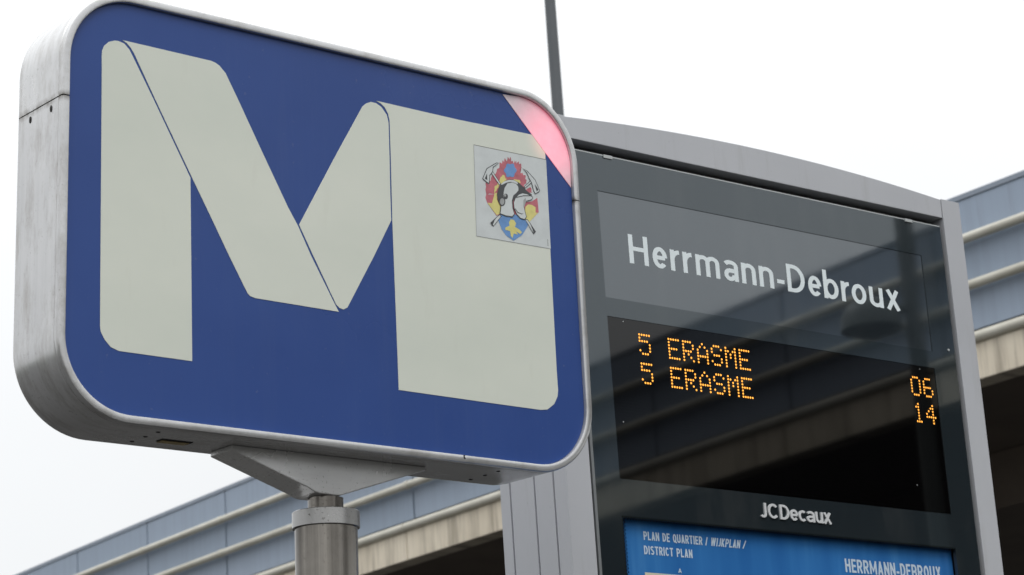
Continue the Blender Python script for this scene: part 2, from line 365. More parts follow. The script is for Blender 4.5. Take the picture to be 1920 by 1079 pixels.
# viaduct
m, nt, b = new_mat('blue_grey_panel')
oi = nt.nodes.new("ShaderNodeObjectInfo")
base = ramp(nt, oi.outputs["Random"], [(0.0, (0.262, 0.322, 0.410)), (1.0, (0.288, 0.348, 0.440))])
rib = noise(nt, (0.6, 9, 0.25), detail=3, src='Position')
c = mixc(nt, base, (0.22, 0.265, 0.33), rng(nt, rib, 0.42, 0.75, 0.0, 0.40))
drip = noise(nt, (0.6, 16, 0.5), detail=6, rough=0.75, src='Position')
c = mixc(nt, c, (0.13, 0.14, 0.15), rng(nt, drip, 0.58, 0.82, 0.0, 0.45))
nt.links.new(c, b.inputs["Base Color"])
b.inputs["Roughness"].default_value = 0.55
MAT['panel'] = m
MAT['panel_cap'] = plain('panel_cap', (0.23, 0.27, 0.33), 0.5, src='Position')
m, nt, b = new_mat('cream_rail_paint')
f = noise(nt, (2, 2, 2), detail=5, src='Position')
nt.links.new(ramp(nt, f, [(0.35, (0.45, 0.43, 0.365)), (0.65, (0.56, 0.54, 0.47))]), b.inputs["Base Color"])
b.inputs["Roughness"].default_value = 0.45
MAT['rail'] = m
m, nt, b = new_mat('stained_concrete')
f = noise(nt, (1.5, 1.5, 1.5), detail=6, src='Position')
c = ramp(nt, f, [(0.3, (0.60, 0.53, 0.42)), (0.7, (0.74, 0.665, 0.54))])
st = noise(nt, (0.5, 7.0, 0.35), detail=5, rough=0.7, src='Position')
c = mixc(nt, c, (0.20, 0.17, 0.13), rng(nt, st, 0.48, 0.70, 0.0, 0.78))
st2 = noise(nt, (0.5, 22.0, 1.0), detail=3, rough=0.6, src='Position')
c = mixc(nt, c, (0.28, 0.23, 0.17), rng(nt, st2, 0.52, 0.72, 0.0, 0.35))
nt.links.new(c, b.inputs["Base Color"])
b.inputs["Roughness"].default_value = 0.85
bump(nt, b, f, 0.3, 0.01)
MAT['fascia'] = m
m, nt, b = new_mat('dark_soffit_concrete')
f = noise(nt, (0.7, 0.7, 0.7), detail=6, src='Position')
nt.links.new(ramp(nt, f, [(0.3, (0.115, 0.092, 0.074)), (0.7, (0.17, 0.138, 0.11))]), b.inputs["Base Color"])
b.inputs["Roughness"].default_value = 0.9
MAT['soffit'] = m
m, nt, b = new_mat('paving')
f = noise(nt, (0.6, 0.6, 0.6), detail=8, src='Position')
br = nt.nodes.new("ShaderNodeTexBrick")
gp = nt.nodes.new("ShaderNodeNewGeometry")
nt.links.new(gp.outputs["Position"], br.inputs["Vector"])
br.inputs["Scale"].default_value = 1.6
br.inputs["Color1"].default_value = (0.046, 0.045, 0.044, 1)
br.inputs["Color2"].default_value = (0.056, 0.054, 0.052, 1)
br.inputs["Mortar"].default_value = (0.03, 0.03, 0.028, 1)
br.inputs["Mortar Size"].default_value = 0.012
nt.links.new(mixc(nt, br.outputs["Color"], ramp(nt, f, [(0.3, (0.6, 0.6, 0.6)), (0.7, (1, 1, 1))]), 1.0, 'MULTIPLY'), b.inputs["Base Color"])
b.inputs["Roughness"].default_value = 0.9
b.inputs["Specular IOR Level"].default_value = 0.12
MAT['ground'] = m

# ------------------------------------------------------------------ builders
def mesh_from(name, verts, faces, mat, smooth=False, bevel=0.0):
    me = bpy.data.meshes.new(name)
    me.from_pydata([tuple(v) for v in verts], [], faces)
    bm = bmesh.new(); bm.from_mesh(me)
    bmesh.ops.recalc_face_normals(bm, faces=bm.faces)
    if bevel > 0:
        es = [e for e in bm.edges if e.is_manifold and e.calc_face_angle(0) > 0.5]
        bmesh.ops.bevel(bm, geom=es, offset=bevel, segments=2, affect='EDGES', profile=0.5)
    if smooth:
        for f in bm.faces:
            f.smooth = True
        for e in bm.edges:
            if e.is_manifold and e.calc_face_angle(0) > 0.6:
                e.smooth = False
    bm.to_mesh(me); bm.free()
    me.materials.append(MAT[mat])
    return me

def obj(name, me, parent=None, loc=(0, 0, 0), rot=(0, 0, 0), kind=None, label=None):
    o = bpy.data.objects.new(name, me)
    COL.objects.link(o)
    o.parent = parent
    o.location = loc
    o.rotation_euler = rot
    if kind: o["kind"] = kind
    if label: o["label"] = label
    return o

def thing(name, label, category, loc=(0, 0, 0), group=None):
    o = bpy.data.objects.new(name, None)
    o.empty_display_size = 0.2
    COL.objects.link(o)
    o.location = loc
    o["label"] = label; o["category"] = category
    if group: o["group"] = group
    return o

def box_vf(x0, x1, y0, y1, z0, z1):
    v = [(x0, y0, z0), (x1, y0, z0), (x1, y1, z0), (x0, y1, z0), (x0, y0, z1), (x1, y0, z1), (x1, y1, z1), (x0, y1, z1)]
    return v, [(0, 3, 2, 1), (4, 5, 6, 7), (0, 1, 5, 4), (1, 2, 6, 5), (2, 3, 7, 6), (3, 0, 4, 7)]

def box(name, mat, x0, x1, y0, y1, z0, z1, bevel=0.0):
    v, f = box_vf(x0, x1, y0, y1, z0, z1)
    return mesh_from(name, v, f, mat, bevel=bevel)

def prism(name, mat, poly, axis_fn, a, b, bevel=0.0, smooth=False):
    """Outline poly of (p, q) pairs extruded from a to b; axis_fn(p, q, t) gives the point."""
    n = len(poly)
    v = [axis_fn(p, q, a) for p, q in poly] + [axis_fn(p, q, b) for p, q in poly]
    f = [tuple(range(n)), tuple(range(2 * n - 1, n - 1, -1))]
    f += [(i, (i + 1) % n, n + (i + 1) % n, n + i) for i in range(n)]
    return mesh_from(name, v, f, mat, smooth=smooth, bevel=bevel)

def lathe(name, mat, prof, n=48, centre=(0, 0), smooth=True):
    """prof: (radius, z) pairs; closed at the ends where radius is 0."""
    v, f = [], []
    for r, z in prof:
        for k in range(n):
            a = 2 * math.pi * k / n
            v.append((centre[0] + r * math.cos(a), centre[1] + r * math.sin(a), z))
    for i in range(len(prof) - 1):
        for k in range(n):
            k2 = (k + 1) % n
            f.append((i * n + k, i * n + k2, (i + 1) * n + k2, (i + 1) * n + k))
    me = mesh_from(name, v, f, mat)
    bm = bmesh.new(); bm.from_mesh(me)
    bmesh.ops.remove_doubles(bm, verts=bm.verts, dist=1e-6)
    bmesh.ops.recalc_face_normals(bm, faces=bm.faces)
    for fc in bm.faces: fc.smooth = smooth
    for e in bm.edges:
        if e.is_manifold and e.calc_face_angle(0) > 0.6: e.smooth = False
    bm.to_mesh(me); bm.free()
    return me

def tube(name, mat, pts, r, n=10):
    pts = [Vector(p) for p in pts]
    v, f = [], []
    for i, p in enumerate(pts):
        t = (pts[min(i + 1, len(pts) - 1)] - pts[max(i - 1, 0)]).normalized()
        s = t.cross(Vector((0, 0, 1)))
        if s.length < 1e-3: s = t.cross(Vector((0, 1, 0)))
        s.normalize(); w = s.cross(t)
        for k in range(n):
            a = 2 * math.pi * k / n
            v.append(p + (s * math.cos(a) + w * math.sin(a)) * r)
    for i in range(len(pts) - 1):
        for k in range(n):
            k2 = (k + 1) % n
            f.append((i * n + k, i * n + k2, (i + 1) * n + k2, (i + 1) * n + k))
    f += [tuple(range(n)), tuple(range((len(pts) - 1) * n, len(pts) * n))]
    return mesh_from(name, v, f, mat, smooth=True)

# ---- lettering drawn as strokes of constant width (in metres)
def arc(cx, cy, rx, ry, a0, a1, n=14):
    return [(cx + rx * math.cos(math.radians(a0 + (a1 - a0) * i / n)), cy + ry * math.sin(math.radians(a0 + (a1 - a0) * i / n))) for i in range(n + 1)]

def glyph(ch, x0, x1, y0, H, w, xh=0.70):
    h = w / 2; a, b = x0 + h, x1 - h; W = x1 - x0; m = (x0 + x1) / 2
    X = xh * H; t, bt = y0 + H - h, y0 + h
    L = lambda *p: list(p)
    if ch == 'H': return [L((a, y0), (a, y0 + H)), L((b, y0), (b, y0 + H)), L((a, y0 + H * .52), (b, y0 + H * .52))]
    if ch == 'e':
        r = [(b, y0 + X * .52)] + arc(m, y0 + X / 2, (W - w) / 2, (X - w) / 2, 6, 318, 26)
        return [r, L((a, y0 + X * .50), (b, y0 + X * .50))]
    if ch == 'c': return [arc(m + W * .04, y0 + X / 2, W * .54 - h, (X - w) / 2, 48, 312, 22)]
    if ch == 'o': return [arc(m, y0 + X / 2, (W - w) / 2, (X - w) / 2, 0, 360, 30)]
    if ch == 'r': return [L((a, y0), (a, y0 + X)), arc(x1, y0 + X * .52, x1 - a, X * .48 - h, 180, 88, 10)]
    def arch(xa, xb, top, bot):
        rx = (xb - xa) / 2
        return arc((xa + xb) / 2, top - h - rx * .95, rx, rx * .95, 180, 0, 12) + [(xb, bot)]
    if ch == 'n': return [L((a, y0), (a, y0 + X)), arch(a, b, y0 + X, y0)]
    if ch == 'm': return [L((a, y0), (a, y0 + X)), arch(a, m, y0 + X, y0), arch(m, b, y0 + X, y0)]
    if ch == 'u':
        rx = (b - a) / 2
        return [L((b, y0), (b, y0 + X)), [(a, y0 + X)] + arc((a + b) / 2, y0 + h + rx * .95, rx, rx * .95, 180, 360, 12)]
    if ch == 'b': return [L((a, y0), (a, y0 + H * 1.04)), arc((a + b) / 2, y0 + X / 2, (b - a) / 2, (X - w) / 2, 0, 360, 28)]
    if ch == 'a':
        top = arc(m - W * .02, y0 + X - h - W * .30, W * .40, W * .30, 150, 0, 12)
        k = top[-1][0]
        return [top + [(k, y0)], arc(m - W * .06, y0 + X * .30, m - W * .06 - a, X * .30 - h, 60, 360, 20), L((m - W * .06, y0 + X * .60 - h), (k, y0 + X * .60 - h))]
    if ch == 'x': return [L((x0 + h * 1.15, y0), (x1 - h * 1.35, y0 + X)), L((x1 - h * 1.1, y0), (x0 + h * 1.35, y0 + X))]
    if ch == '-': return [L((x0, y0 + H * .30), (x1, y0 + H * .30))]
    if ch == 'D': return [L((a, y0), (a, y0 + H)), [(a, t), (a + W * .25, t)] + arc(a + W * .25, y0 + H / 2, b - a - W * .25, H / 2 - h, 90, -90, 20) + [(a, bt)]]
    if ch == 'J':
        r = W * .42 - h * .5
        return [[(b, y0 + H), (b, y0 + h + r)] + arc(b - r, y0 + h + r, r, r, 0, -150, 12)]
    if ch == 'C': return [arc(m, y0 + H / 2, (W - w) / 2, H / 2 - h, 42, 318, 28)]
    if ch in 'PRB':
        r = [L((a, y0), (a, y0 + H))]
        mid = y0 + H * .46
        ry = (t - mid) / 2
        r.append([(a, t), (b - ry * .8, t)] + arc(b - ry * .8, mid + ry, ry * .8, ry, 90, -90, 12) + [(a, mid)])
        if ch == 'R': r.append(L((m, mid), (b + h * .2, y0)))
        if ch == 'B':
            ry2 = (mid - bt) / 2
            r.append([(a, mid - .0002), (b - ry2 * .8, mid - .0002)] + arc(b - ry2 * .8, bt + ry2, ry2 * .8, ry2, 90, -90, 12) + [(a, bt)])
        return r
    if ch == 'L': return [L((a, y0 + H), (a, y0)), L((a, bt), (x1, bt))]
    if ch == 'A': return [L((a * .98 + .02 * x0, y0), (m, y0 + H)), L((b, y0), (m, y0 + H)), L((a + W * .12, y0 + H * .28), (b - W * .12, y0 + H * .28))]
    if ch == 'N': return [L((a, y0), (a, y0 + H)), L((b, y0), (b, y0 + H)), L((a, y0 + H - h), (b, y0 + h))]
    if ch == 'M': return [L((a, y0), (a, y0 + H)), L((b, y0), (b, y0 + H)), L((a, y0 + H - h), (m, y0 + H * .25), (b, y0 + H - h))]
    if ch == 'E': return [L((a, y0), (a, y0 + H)), L((a, t), (x1, t)), L((a, bt), (x1, bt)), L((a, y0 + H / 2), (x1 - W * .1, y0 + H / 2))]
    if ch in 'QO':
        r = [arc(m, y0 + H / 2, (W - w) / 2, H / 2 - h, 0, 360, 30)]
        if ch == 'Q': r.append(L((m + W * .05, y0 + H * .22), (b + h, y0 - H * .04)))
        return r
    if ch == 'U': return [[(a, y0 + H)] + arc(m, y0 + h + (b - a) / 2, (b - a) / 2, (b - a) / 2, 180, 360, 14) + [(b, y0 + H)]]
    if ch == 'T': return [L((x0, t), (x1, t)), L((m, y0), (m, t))]
    if ch == 'I': return [L((m, y0), (m, y0 + H))]
    if ch == 'W': return [L((a, y0 + H), (x0 + W * .29, y0)), L((x0 + W * .29, y0), (m, y0 + H)), L((m, y0 + H), (x0 + W * .71, y0)), L((x0 + W * .71, y0), (b, y0 + H))]
    if ch == 'K': return [L((a, y0), (a, y0 + H)), L((a, y0 + H * .4), (b, y0 + H)), L((a + W * .2, y0 + H * .52), (b, y0))]
    if ch == 'S': return [arc(m, y0 + H * .745, (W - w) / 2, H * .255 - h, 30, 250, 14) + arc(m, y0 + H * .27, (W - w) / 2, H * .27 - h, 72, -150, 14)]
    if ch == 'X': return [L((a, y0), (b, y0 + H)), L((b, y0), (a, y0 + H))]
    if ch == '/': return [L((x0, y0), (x1, y0 + H))]
    return []

def strip(pts, w):
    """Quad strip of width w along pts with mitred joints -> (left, right) points."""
    pts = [p for i, p in enumerate(pts) if i == 0 or math.dist(p, pts[i - 1]) > 1e-7]
    closed = math.dist(pts[0], pts[-1]) < 1e-6
    if closed: pts = pts[:-1]
    n = len(pts); out = []
    for i in range(n):
        a = pts[i - 1] if (i > 0 or closed) else None
        c = pts[(i + 1) % n] if (i < n - 1 or closed) else None
        p = pts[i]
        d = []
        if a: l = math.dist(a, p); d.append(((p[0] - a[0]) / l, (p[1] - a[1]) / l))
        if c: l = math.dist(c, p); d.append(((c[0] - p[0]) / l, (c[1] - p[1]) / l))
        nx = sum(-q[1] for q in d) / len(d); ny = sum(q[0] for q in d) / len(d)
        l2 = nx * nx + ny * ny
        k = min(1 / max(l2, 1e-6), 4.0)
        nx, ny = nx * k * w / 2, ny * k * w / 2
        out.append(((p[0] + nx, p[1] + ny), (p[0] - nx, p[1] - ny)))
    if closed: out.append(out[0])
    return out

def lettering(name, mat, strokes, w, to3, depth=0.0, shear=None):
    """Strokes (2-D polylines) to a mesh; to3(x, y, d) maps to 3-D, d growing towards the viewer."""
    v, f = [], []
    for i, s in enumerate(strokes):
        d = depth + 0.00006 * (i % 7 + 1)
        st = strip(s, w)
        sh = (lambda p: (p[0] + shear[0] * (p[1] - shear[1]), p[1])) if shear else (lambda p: p)
        base = len(v)
        for a, b in st:
            a, b = sh(a), sh(b)
            v += [to3(*a, d), to3(*b, d)]
            if depth: v += [to3(*a, 0), to3(*b, 0)]
        k = 4 if depth else 2
        for j in range(len(st) - 1):
            p, q = base + j * k, base + (j + 1) * k
            f.append((p, p + 1, q + 1, q))
            if depth:
                f += [(p, q, q + 2, p + 2), (p + 1, p + 3, q + 3, q + 1)]
        if depth:
            e = base + (len(st) - 1) * k
            f += [(base, base + 2, base + 3, base + 1), (e, e + 1, e + 3, e + 2)]
    return mesh_from(name, v, f, mat)

def sheet(name, mat, poly, to3):
    return mesh_from(name, [to3(*p) for p in poly], [tuple(range(len(poly)))], mat)

# ================================================================== GROUND
gm = mesh_from('ground', [(-600, -600, 0), (600, -600, 0), (600, 600, 0), (-600, 600, 0)], [(0, 1, 2, 3)], 'ground')
obj('ground', gm, kind='structure')

# unseen ring of trees, added to darken the horizon that the metal reflects
m, nt, b = new_mat('added_ring_foliage')
f = noise(nt, (0.5, 0.5, 0.5), detail=6, src='Position')
nt.links.new(ramp(nt, f, [(0.3, (0.018, 0.028, 0.012)), (0.7, (0.05, 0.07, 0.028))]), b.inputs["Base Color"])
b.inputs["Roughness"].default_value = 0.9
MAT['foliage'] = m
tv, tf = [], []
NB, ROWS = 540, 6
for k in range(NB):
    a = 2 * math.pi * k / NB
    hgt = 10.5 + 2.4 * math.sin(k * 0.37) * math.sin(k * 0.113 + 1) + random.uniform(-1.2, 1.2)
    for j in range(ROWS):
        t = j / (ROWS - 1)
        r = 150 + 4.5 * (t * t) - 3.0 * math.sin(math.pi * t) + random.uniform(-1.2, 1.2)
        tv.append((r * math.sin(a) + 8, r * math.cos(a) + 8, -0.1 + hgt * t + (random.uniform(-0.7, 0.7) if 0 < j else 0)))
for k in range(NB):
    for j in range(ROWS - 1):
        k2 = (k + 1) % NB
        tf.append((k * ROWS + j, k2 * ROWS + j, k2 * ROWS + j + 1, k * ROWS + j + 1))
obj('added_tree_ring', mesh_from('added_tree_ring', tv, tf, 'foliage'), kind='stuff')

# ================================================================== VIADUCT
VX = lambda y: 19.347 + 0.001175 * (y - 12.9) ** 2
VE = (19.347, 12.9, 0.0)
viaduct = thing('viaduct', 'long curved road viaduct with blue-grey barrier panels and stained concrete edge, behind the kiosk', 'viaduct', VE)
SEG, Y_FIRST, N_SEG = 2.47, 31.06 - 2.47 * 28, 48
ZC = 1.6
Z_TOP, Z_R1, Z_R2, Z_LIP, Z_FT, Z_FB = ZC + 8.0, ZC + 7.487, ZC + 6.987, ZC + 6.41, ZC + 6.35, ZC + 5.97
L = SEG
def seg_tube(r, n=12):
    return tube('handrail', 'rail', [(0, 0.006, 0), (0, L - 0.006, 0)], r, n)
g = 0.017
panels = [box('barrier_panel', 'panel', 0, 0.06, g, L - g, z0, z1, 0.004) for z0, z1 in
          ((0, Z_TOP - Z_R1 - 0.07), (0, Z_R1 - Z_R2 - 0.012), (0, Z_R2 - Z_LIP - 0.136))]
panel_z = (Z_R1 + 0.006, Z_R2 + 0.006, Z_LIP + 0.130)
cap_me = box('cap_strip', 'panel_cap', -0.012, 0.075, 0.004, L - 0.004, 0, 0.06, 0.004)
rail_me = seg_tube(0.052)
lip_me = seg_tube(0.062)
fas_me = box('fascia_slab', 'fascia', 0, 0.30, 0.008, L - 0.008, Z_FB, Z_FT, 0.012)
collar_me = tube('rail_collar', 'rail', [(0, -0.035, 0), (0, 0.035, 0)], 0.060, 12)
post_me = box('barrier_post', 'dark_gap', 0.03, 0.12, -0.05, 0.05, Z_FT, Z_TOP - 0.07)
for k in range(N_SEG):
    y = Y_FIRST + k * SEG
    x = VX(y)
    rz = -math.atan2(VX(y + SEG) - x, SEG)
    lo = (x - VE[0], y - VE[1])
    c, s = math.cos(rz), math.sin(rz)
    off = lambda dx, z: (lo[0] + dx * c, lo[1] + dx * s, z)
    for me, z in zip(panels, panel_z):
        obj('barrier_panel', me, viaduct, off(0, z), (0, 0, rz))
    obj('cap_strip', cap_me, viaduct, off(0, Z_TOP - 0.06), (0, 0, rz))
    obj('handrail', rail_me, viaduct, off(-0.09, Z_R1), (0, 0, rz))
    obj('handrail', rail_me, viaduct, off(-0.09, Z_R2), (0, 0, rz))
    obj('edge_rail', lip_me, viaduct, off(-0.15, Z_LIP), (0, 0, rz))
    obj('fascia_slab', fas_me, viaduct, off(-0.15, 0), (0, 0, rz))
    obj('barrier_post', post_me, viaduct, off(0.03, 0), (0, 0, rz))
    for z in (Z_R1, Z_R2):
        obj('rail_collar', collar_me, viaduct, off(-0.09, z), (0, 0, rz))
def sweep(name, mat, prof):
    """Section prof of (x inward from the barrier line, z) swept along the whole viaduct."""
    v, f = [], []; n = len(prof)
    for k in range(N_SEG + 1):
        y = Y_FIRST + k * SEG
        for dx, z in prof: v.append((VX(y) + dx - VE[0], y - VE[1], z))
    for k in range(N_SEG):
        for i in range(n):
            j = (i + 1) % n
            f.append((k * n + i, k * n + j, (k + 1) * n + j, (k + 1) * n + i))
    f += [tuple(range(n)), tuple(range(N_SEG * n, (N_SEG + 1) * n))]
    return mesh_from(name, v, f, mat)
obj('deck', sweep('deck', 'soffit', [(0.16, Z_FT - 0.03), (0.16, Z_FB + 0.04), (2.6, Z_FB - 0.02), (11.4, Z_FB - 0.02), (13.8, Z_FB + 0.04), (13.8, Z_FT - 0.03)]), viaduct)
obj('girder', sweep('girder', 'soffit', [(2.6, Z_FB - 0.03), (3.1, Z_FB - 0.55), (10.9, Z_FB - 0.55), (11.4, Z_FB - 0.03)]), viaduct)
obj('shade_strip', sweep('shade_strip', 'dark_gap', [(0.012, Z_FT - 0.02), (0.05, Z_FT - 0.02), (0.05, Z_LIP + 0.15), (0.012, Z_LIP + 0.15)]), viaduct)  # near-black strip stands in for the shade line below the panels
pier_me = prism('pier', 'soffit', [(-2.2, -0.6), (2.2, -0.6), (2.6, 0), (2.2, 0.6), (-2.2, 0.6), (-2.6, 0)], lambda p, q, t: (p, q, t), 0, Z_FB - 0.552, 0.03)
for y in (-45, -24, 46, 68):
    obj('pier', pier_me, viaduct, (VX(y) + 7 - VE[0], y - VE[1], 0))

# ================================================================== LAMP POSTS
mast = thing('lamp_post', 'tall slim dark grey lamp post rising behind the kiosk against the white sky', 'lamp post', (10.467, 12.100, 0))
obj('shaft', lathe('shaft', 'mast', [(0, 0.02), (0.055, 0.02), (0.0425, 6.0), (0.038, 8.5), (0.032, 11.0), (0, 11.0)], 24), mast)
obj('base_plate', lathe('base_plate', 'mast', [(0, 0), (0.16, 0), (0.16, 0.02), (0.07, 0.03), (0.07, 0.3), (0, 0.3)], 24), mast)
obj('lamp_head', lathe('lamp_head', 'lamp_dark', [(0, 11.28), (0.10, 11.26), (0.24, 11.14), (0.27, 11.02), (0.26, 11.0), (0, 10.99)], 24), mast)

lamp = thing('street_lamp', 'street lamp with round domed head, mirrored in the dark kiosk glass', 'street lamp', (11.655, -1.66, 0))
obj('shaft', lathe('shaft', 'lamp_dark', [(0, 0.02), (0.07, 0.02), (0.058, 4), (0.056, 8.0), (0, 8.0)], 24), lamp)
obj('base_plate', lathe('base_plate', 'lamp_dark', [(0, 0), (0.17, 0), (0.17, 0.02), (0.085, 0.03), (0.085, 0.4), (0, 0.4)], 24), lamp)
obj('arm', tube('arm', 'lamp_dark', [(0.0, 0.0, 5.80), (-0.26, -0.12, 5.80)], 0.03, 12), lamp)
head = obj('lamp_head', lathe('lamp_head', 'lamp_dark', [(0, 5.86), (0.08, 5.855), (0.15, 5.82), (0.19, 5.75), (0.20, 5.66), (0.185, 5.65), (0.18, 5.66), (0, 5.67)], 32, (-0.265, -0.12)), lamp)
obj('diffuser', lathe('diffuser', 'lamp_glass', [(0, 5.61), (0.10, 5.62), (0.17, 5.655), (0.175, 5.664), (0, 5.664)], 32, (-0.265, -0.12)), head)

# ================================================================== KIOSK
YK = 4.2551
KE = Vector((4.369, YK + 0.12, 0))
kiosk = thing('information_kiosk', 'tall grey information kiosk with arched top, dark glass front and lit departure display', 'kiosk', KE)
def KP(x, y, z): return (x - KE.x, y - KE.y, z)
def K3(x, z, d): return KP(x, YK - d, z)          # d metres in front of the glass plane
D = 0.242
def kprism(name, mat, poly, z0, z1, bevel=0.0): return prism(name, mat, poly, lambda p, q, t: KP(p, q, t), z0, z1, bevel)
def side_profile(xo, s):
    """Post section: outer face at xo with three vertical grooves; s = +1 when the body lies towards +x."""
    p = [(xo + s * 0.075, YK), (xo + s * 0.003, YK), (xo, YK + 0.003)]
    for gy in (0.045, 0.115, 0.205):
        p += [(xo, YK + gy - 0.003), (xo + s * 0.006, YK + gy - 0.0022), (xo + s * 0.006, YK + gy + 0.0022), (xo, YK + gy + 0.003)]
    p += [(xo, YK + D), (xo + s * 0.075, YK + D)]
    return p
obj('side_post', kprism('side_post', 'kiosk_grey', side_profile(3.623, 1), 0.12, 3.6915), kiosk)
obj('side_post', kprism('side_post', 'kiosk_grey', side_profile(5.115, -1), 0.12, 3.6915), kiosk)
arc_pts = [(3.6985 + (5.0385 - 3.6985) * i / 20, 3.690 + 0.029 * (1 - ((i - 10) / 10) ** 2)) for i in range(21)]
obj('top_beam', prism('top_beam', 'kiosk_grey', [(3.6985, 3.6365)] + arc_pts + [(5.0385, 3.6365)], lambda p, q, t: KP(p, t, q), YK + 0.001, YK + D - 0.001, 0.0015), kiosk)
obj('body', box('body', 'core', *[a for a in (3.7 - KE.x, 5.037 - KE.x, 0.035 - 0.12, D - 0.004 - 0.12, 0.15, 3.63)]), kiosk)
obj('plinth', box('plinth', 'core', 3.64 - KE.x, 5.10 - KE.x, -0.11, 0.115, 0.0, 0.12), kiosk)

def grid_slab(xs, zs, holes, y0, y1):
    """Slab in x/z with whole grid cells left open."""
    nx, nz = len(xs), len(zs)
    v = [KP(x, y, z) for y in (y0, y1) for z in zs for x in xs]
    I = lambda i, j, s: s * nx * nz + j * nx + i
    solid = lambda i, j: 0 <= i < nx - 1 and 0 <= j < nz - 1 and (i, j) not in holes
    f = []
    for i in range(nx - 1):
        for j in range(nz - 1):
            if not solid(i, j): continue
            f.append((I(i, j, 0), I(i + 1, j, 0), I(i + 1, j + 1, 0), I(i, j + 1, 0)))
            f.append((I(i, j, 1), I(i, j + 1, 1), I(i + 1, j + 1, 1), I(i + 1, j, 1)))
            for (di, dj, a, b) in ((-1, 0, (i, j), (i, j + 1)), (1, 0, (i + 1, j), (i + 1, j + 1)), (0, -1, (i, j), (i + 1, j)), (0, 1, (i, j + 1), (i + 1, j + 1))):
                if not solid(i + di, j + dj):
                    f.append((I(*a, 0), I(*b, 0), I(*b, 1), I(*a, 1)))
    return v, f
xs = [3.7130, 3.7895, 4.9355, 5.024]
zs = [0.30, 1.05, 2.713, 2.805, 3.2005, 3.2472, 3.5155, 3.6085]
v, f = grid_slab(xs, zs, {(1, 1), (1, 3), (1, 5)}, YK + 0.002, YK + 0.012)
obj('front_panel', mesh_from('front_panel', v, f, 'front_glass'), kiosk)
obj('panel_edge', box('panel_edge', 'edge_strip', 3.7050 - KE.x, 3.7128 - KE.x, YK + 0.001 - KE.y, YK + 0.012 - KE.y, 0.3, 3.6085), kiosk)
obj('panel_edge', box('panel_edge', 'glass_edge', 3.7083 - KE.x, 5.024 - KE.x, YK + 0.003 - KE.y, YK + 0.012 - KE.y, 3.6087, 3.6118), kiosk)
for x in (3.83, 4.897):
    obj('panel_clip', box('panel_clip', 'glass_edge', x - 0.014 - KE.x, x + 0.014 - KE.x, YK - 0.001 - KE.y, YK + 0.0018 - KE.y, 3.603, 3.6115, 0.0006), kiosk)
name_panel = obj('name_panel', box('name_panel', 'name_glass', 3.7898 - KE.x, 4.9352 - KE.x, YK + 0.0038 - KE.y, YK + 0.011 - KE.y, 3.2475, 3.5152), kiosk)
led = obj('departure_display', box('departure_display', 'led_off', 3.7898 - KE.x, 4.9352 - KE.x, YK + 0.0036 - KE.y, YK + 0.011 - KE.y, 2.8053, 3.2002), kiosk)
poster = obj('poster', box('poster', 'poster', 3.785 - KE.x, 4.940 - KE.x, YK + 0.022 - KE.y, YK + 0.026 - KE.y, 1.045, 2.718), kiosk, label='blue district plan poster with white lettering')

HD = [('H', 3.8738, 3.9359), ('e', 3.9496, 3.9976), ('r', 4.0078, 4.0378), ('r', 4.0497, 4.0797), ('m', 4.0925, 4.1729), ('a', 4.1875, 4.2351), ('n', 4.2483, 4.2980), ('n', 4.3095, 4.3600), ('-', 4.372, 4.398), ('D', 4.4085, 4.4725), ('e', 4.4840, 4.5320), ('b', 4.5402, 4.5945), ('r', 4.6050, 4.6350), ('o', 4.6442, 4.6985), ('u', 4.7105, 4.7620), ('x', 4.7721, 4.8270)]
st = []
KV = 1.36                                     # horizontal strokes are thinner than upright ones
for ch, a, b in HD: st += glyph(ch, a, b, 0, 0.0740 * KV, 0.0142, 0.735)
obj('station_name', lettering('station_name', 'white_text', st, 0.0142, lambda x, z, d: K3(x + 0.0036, 3.3450 + z / KV, d - 0.0037)), name_panel)
JC = [('J', 4.2342, 4.2562), ('C', 4.2616, 4.2975), ('D', 4.3024, 4.3341), ('e', 4.3371, 4.364), ('c', 4.3665, 4.3921), ('a', 4.3946, 4.4219), ('u', 4.4254, 4.4510), ('x', 4.4523, 4.4814)]
for ch, a, b in JC:
    obj('raised_letter', lettering('raised_letter', 'logo', glyph(ch, a, b, 0, 0.0370 * 1.2, 0.0068, 0.76), 0.0068, lambda x, z, d: K3(x, 2.7455 + z / 1.2, d - 0.002), depth=0.0035), kiosk)

def run(text, x0, x1, space=0.55, gap=0.20):
    """Lay the characters of text out between x0 and x1 -> (char, xa, xb)."""
    wd = {'I': 0.38, 'M': 1.35, 'W': 1.45, '/': 0.62, ' ': space, '-': 0.55, 'L': 0.85, 'E': 0.85, 'T': 0.95, 'J': 0.7}
    tot = sum(wd.get(c, 1.0) for c in text) + gap * (len(text) - 1)
    k = (x1 - x0) / tot; x = x0; out = []
    for c in text:
        w = wd.get(c, 1.0) * k
        if c != ' ': out.append((c, x, x + w))
        x += w + gap * k
    return out
def poster_line(name, text, x0, x1, z, H, w, shear=None):
    st = []
    for ch, a, b in run(text, x0, x1): st += glyph(ch, a, b, z, H, w)
    obj(name, lettering(name, 'poster_text', st, w, lambda x, zz, d: K3(x + 0.0195, zz + 0.0054, d - 0.0215), shear=shear and (shear, z)), poster)
poster_line('poster_text', 'PLAN DE QUARTIER /', 3.8475, 4.0515, 2.6635, 0.0205, 0.0036)
poster_line('poster_text', 'WIJKPLAN /', 4.0600, 4.1735, 2.6635, 0.0205, 0.0036, 0.26)
poster_line('poster_text', 'DISTRICT PLAN', 3.8455, 3.9985, 2.6295, 0.0205, 0.0036)
poster_line('poster_text', 'HERRMANN-DEBROUX', 4.5170, 4.8700, 2.6272, 0.0345, 0.0058)
poster_line('poster_text', 'A', 3.9485, 3.9595, 2.5915, 0.0105, 0.0024)
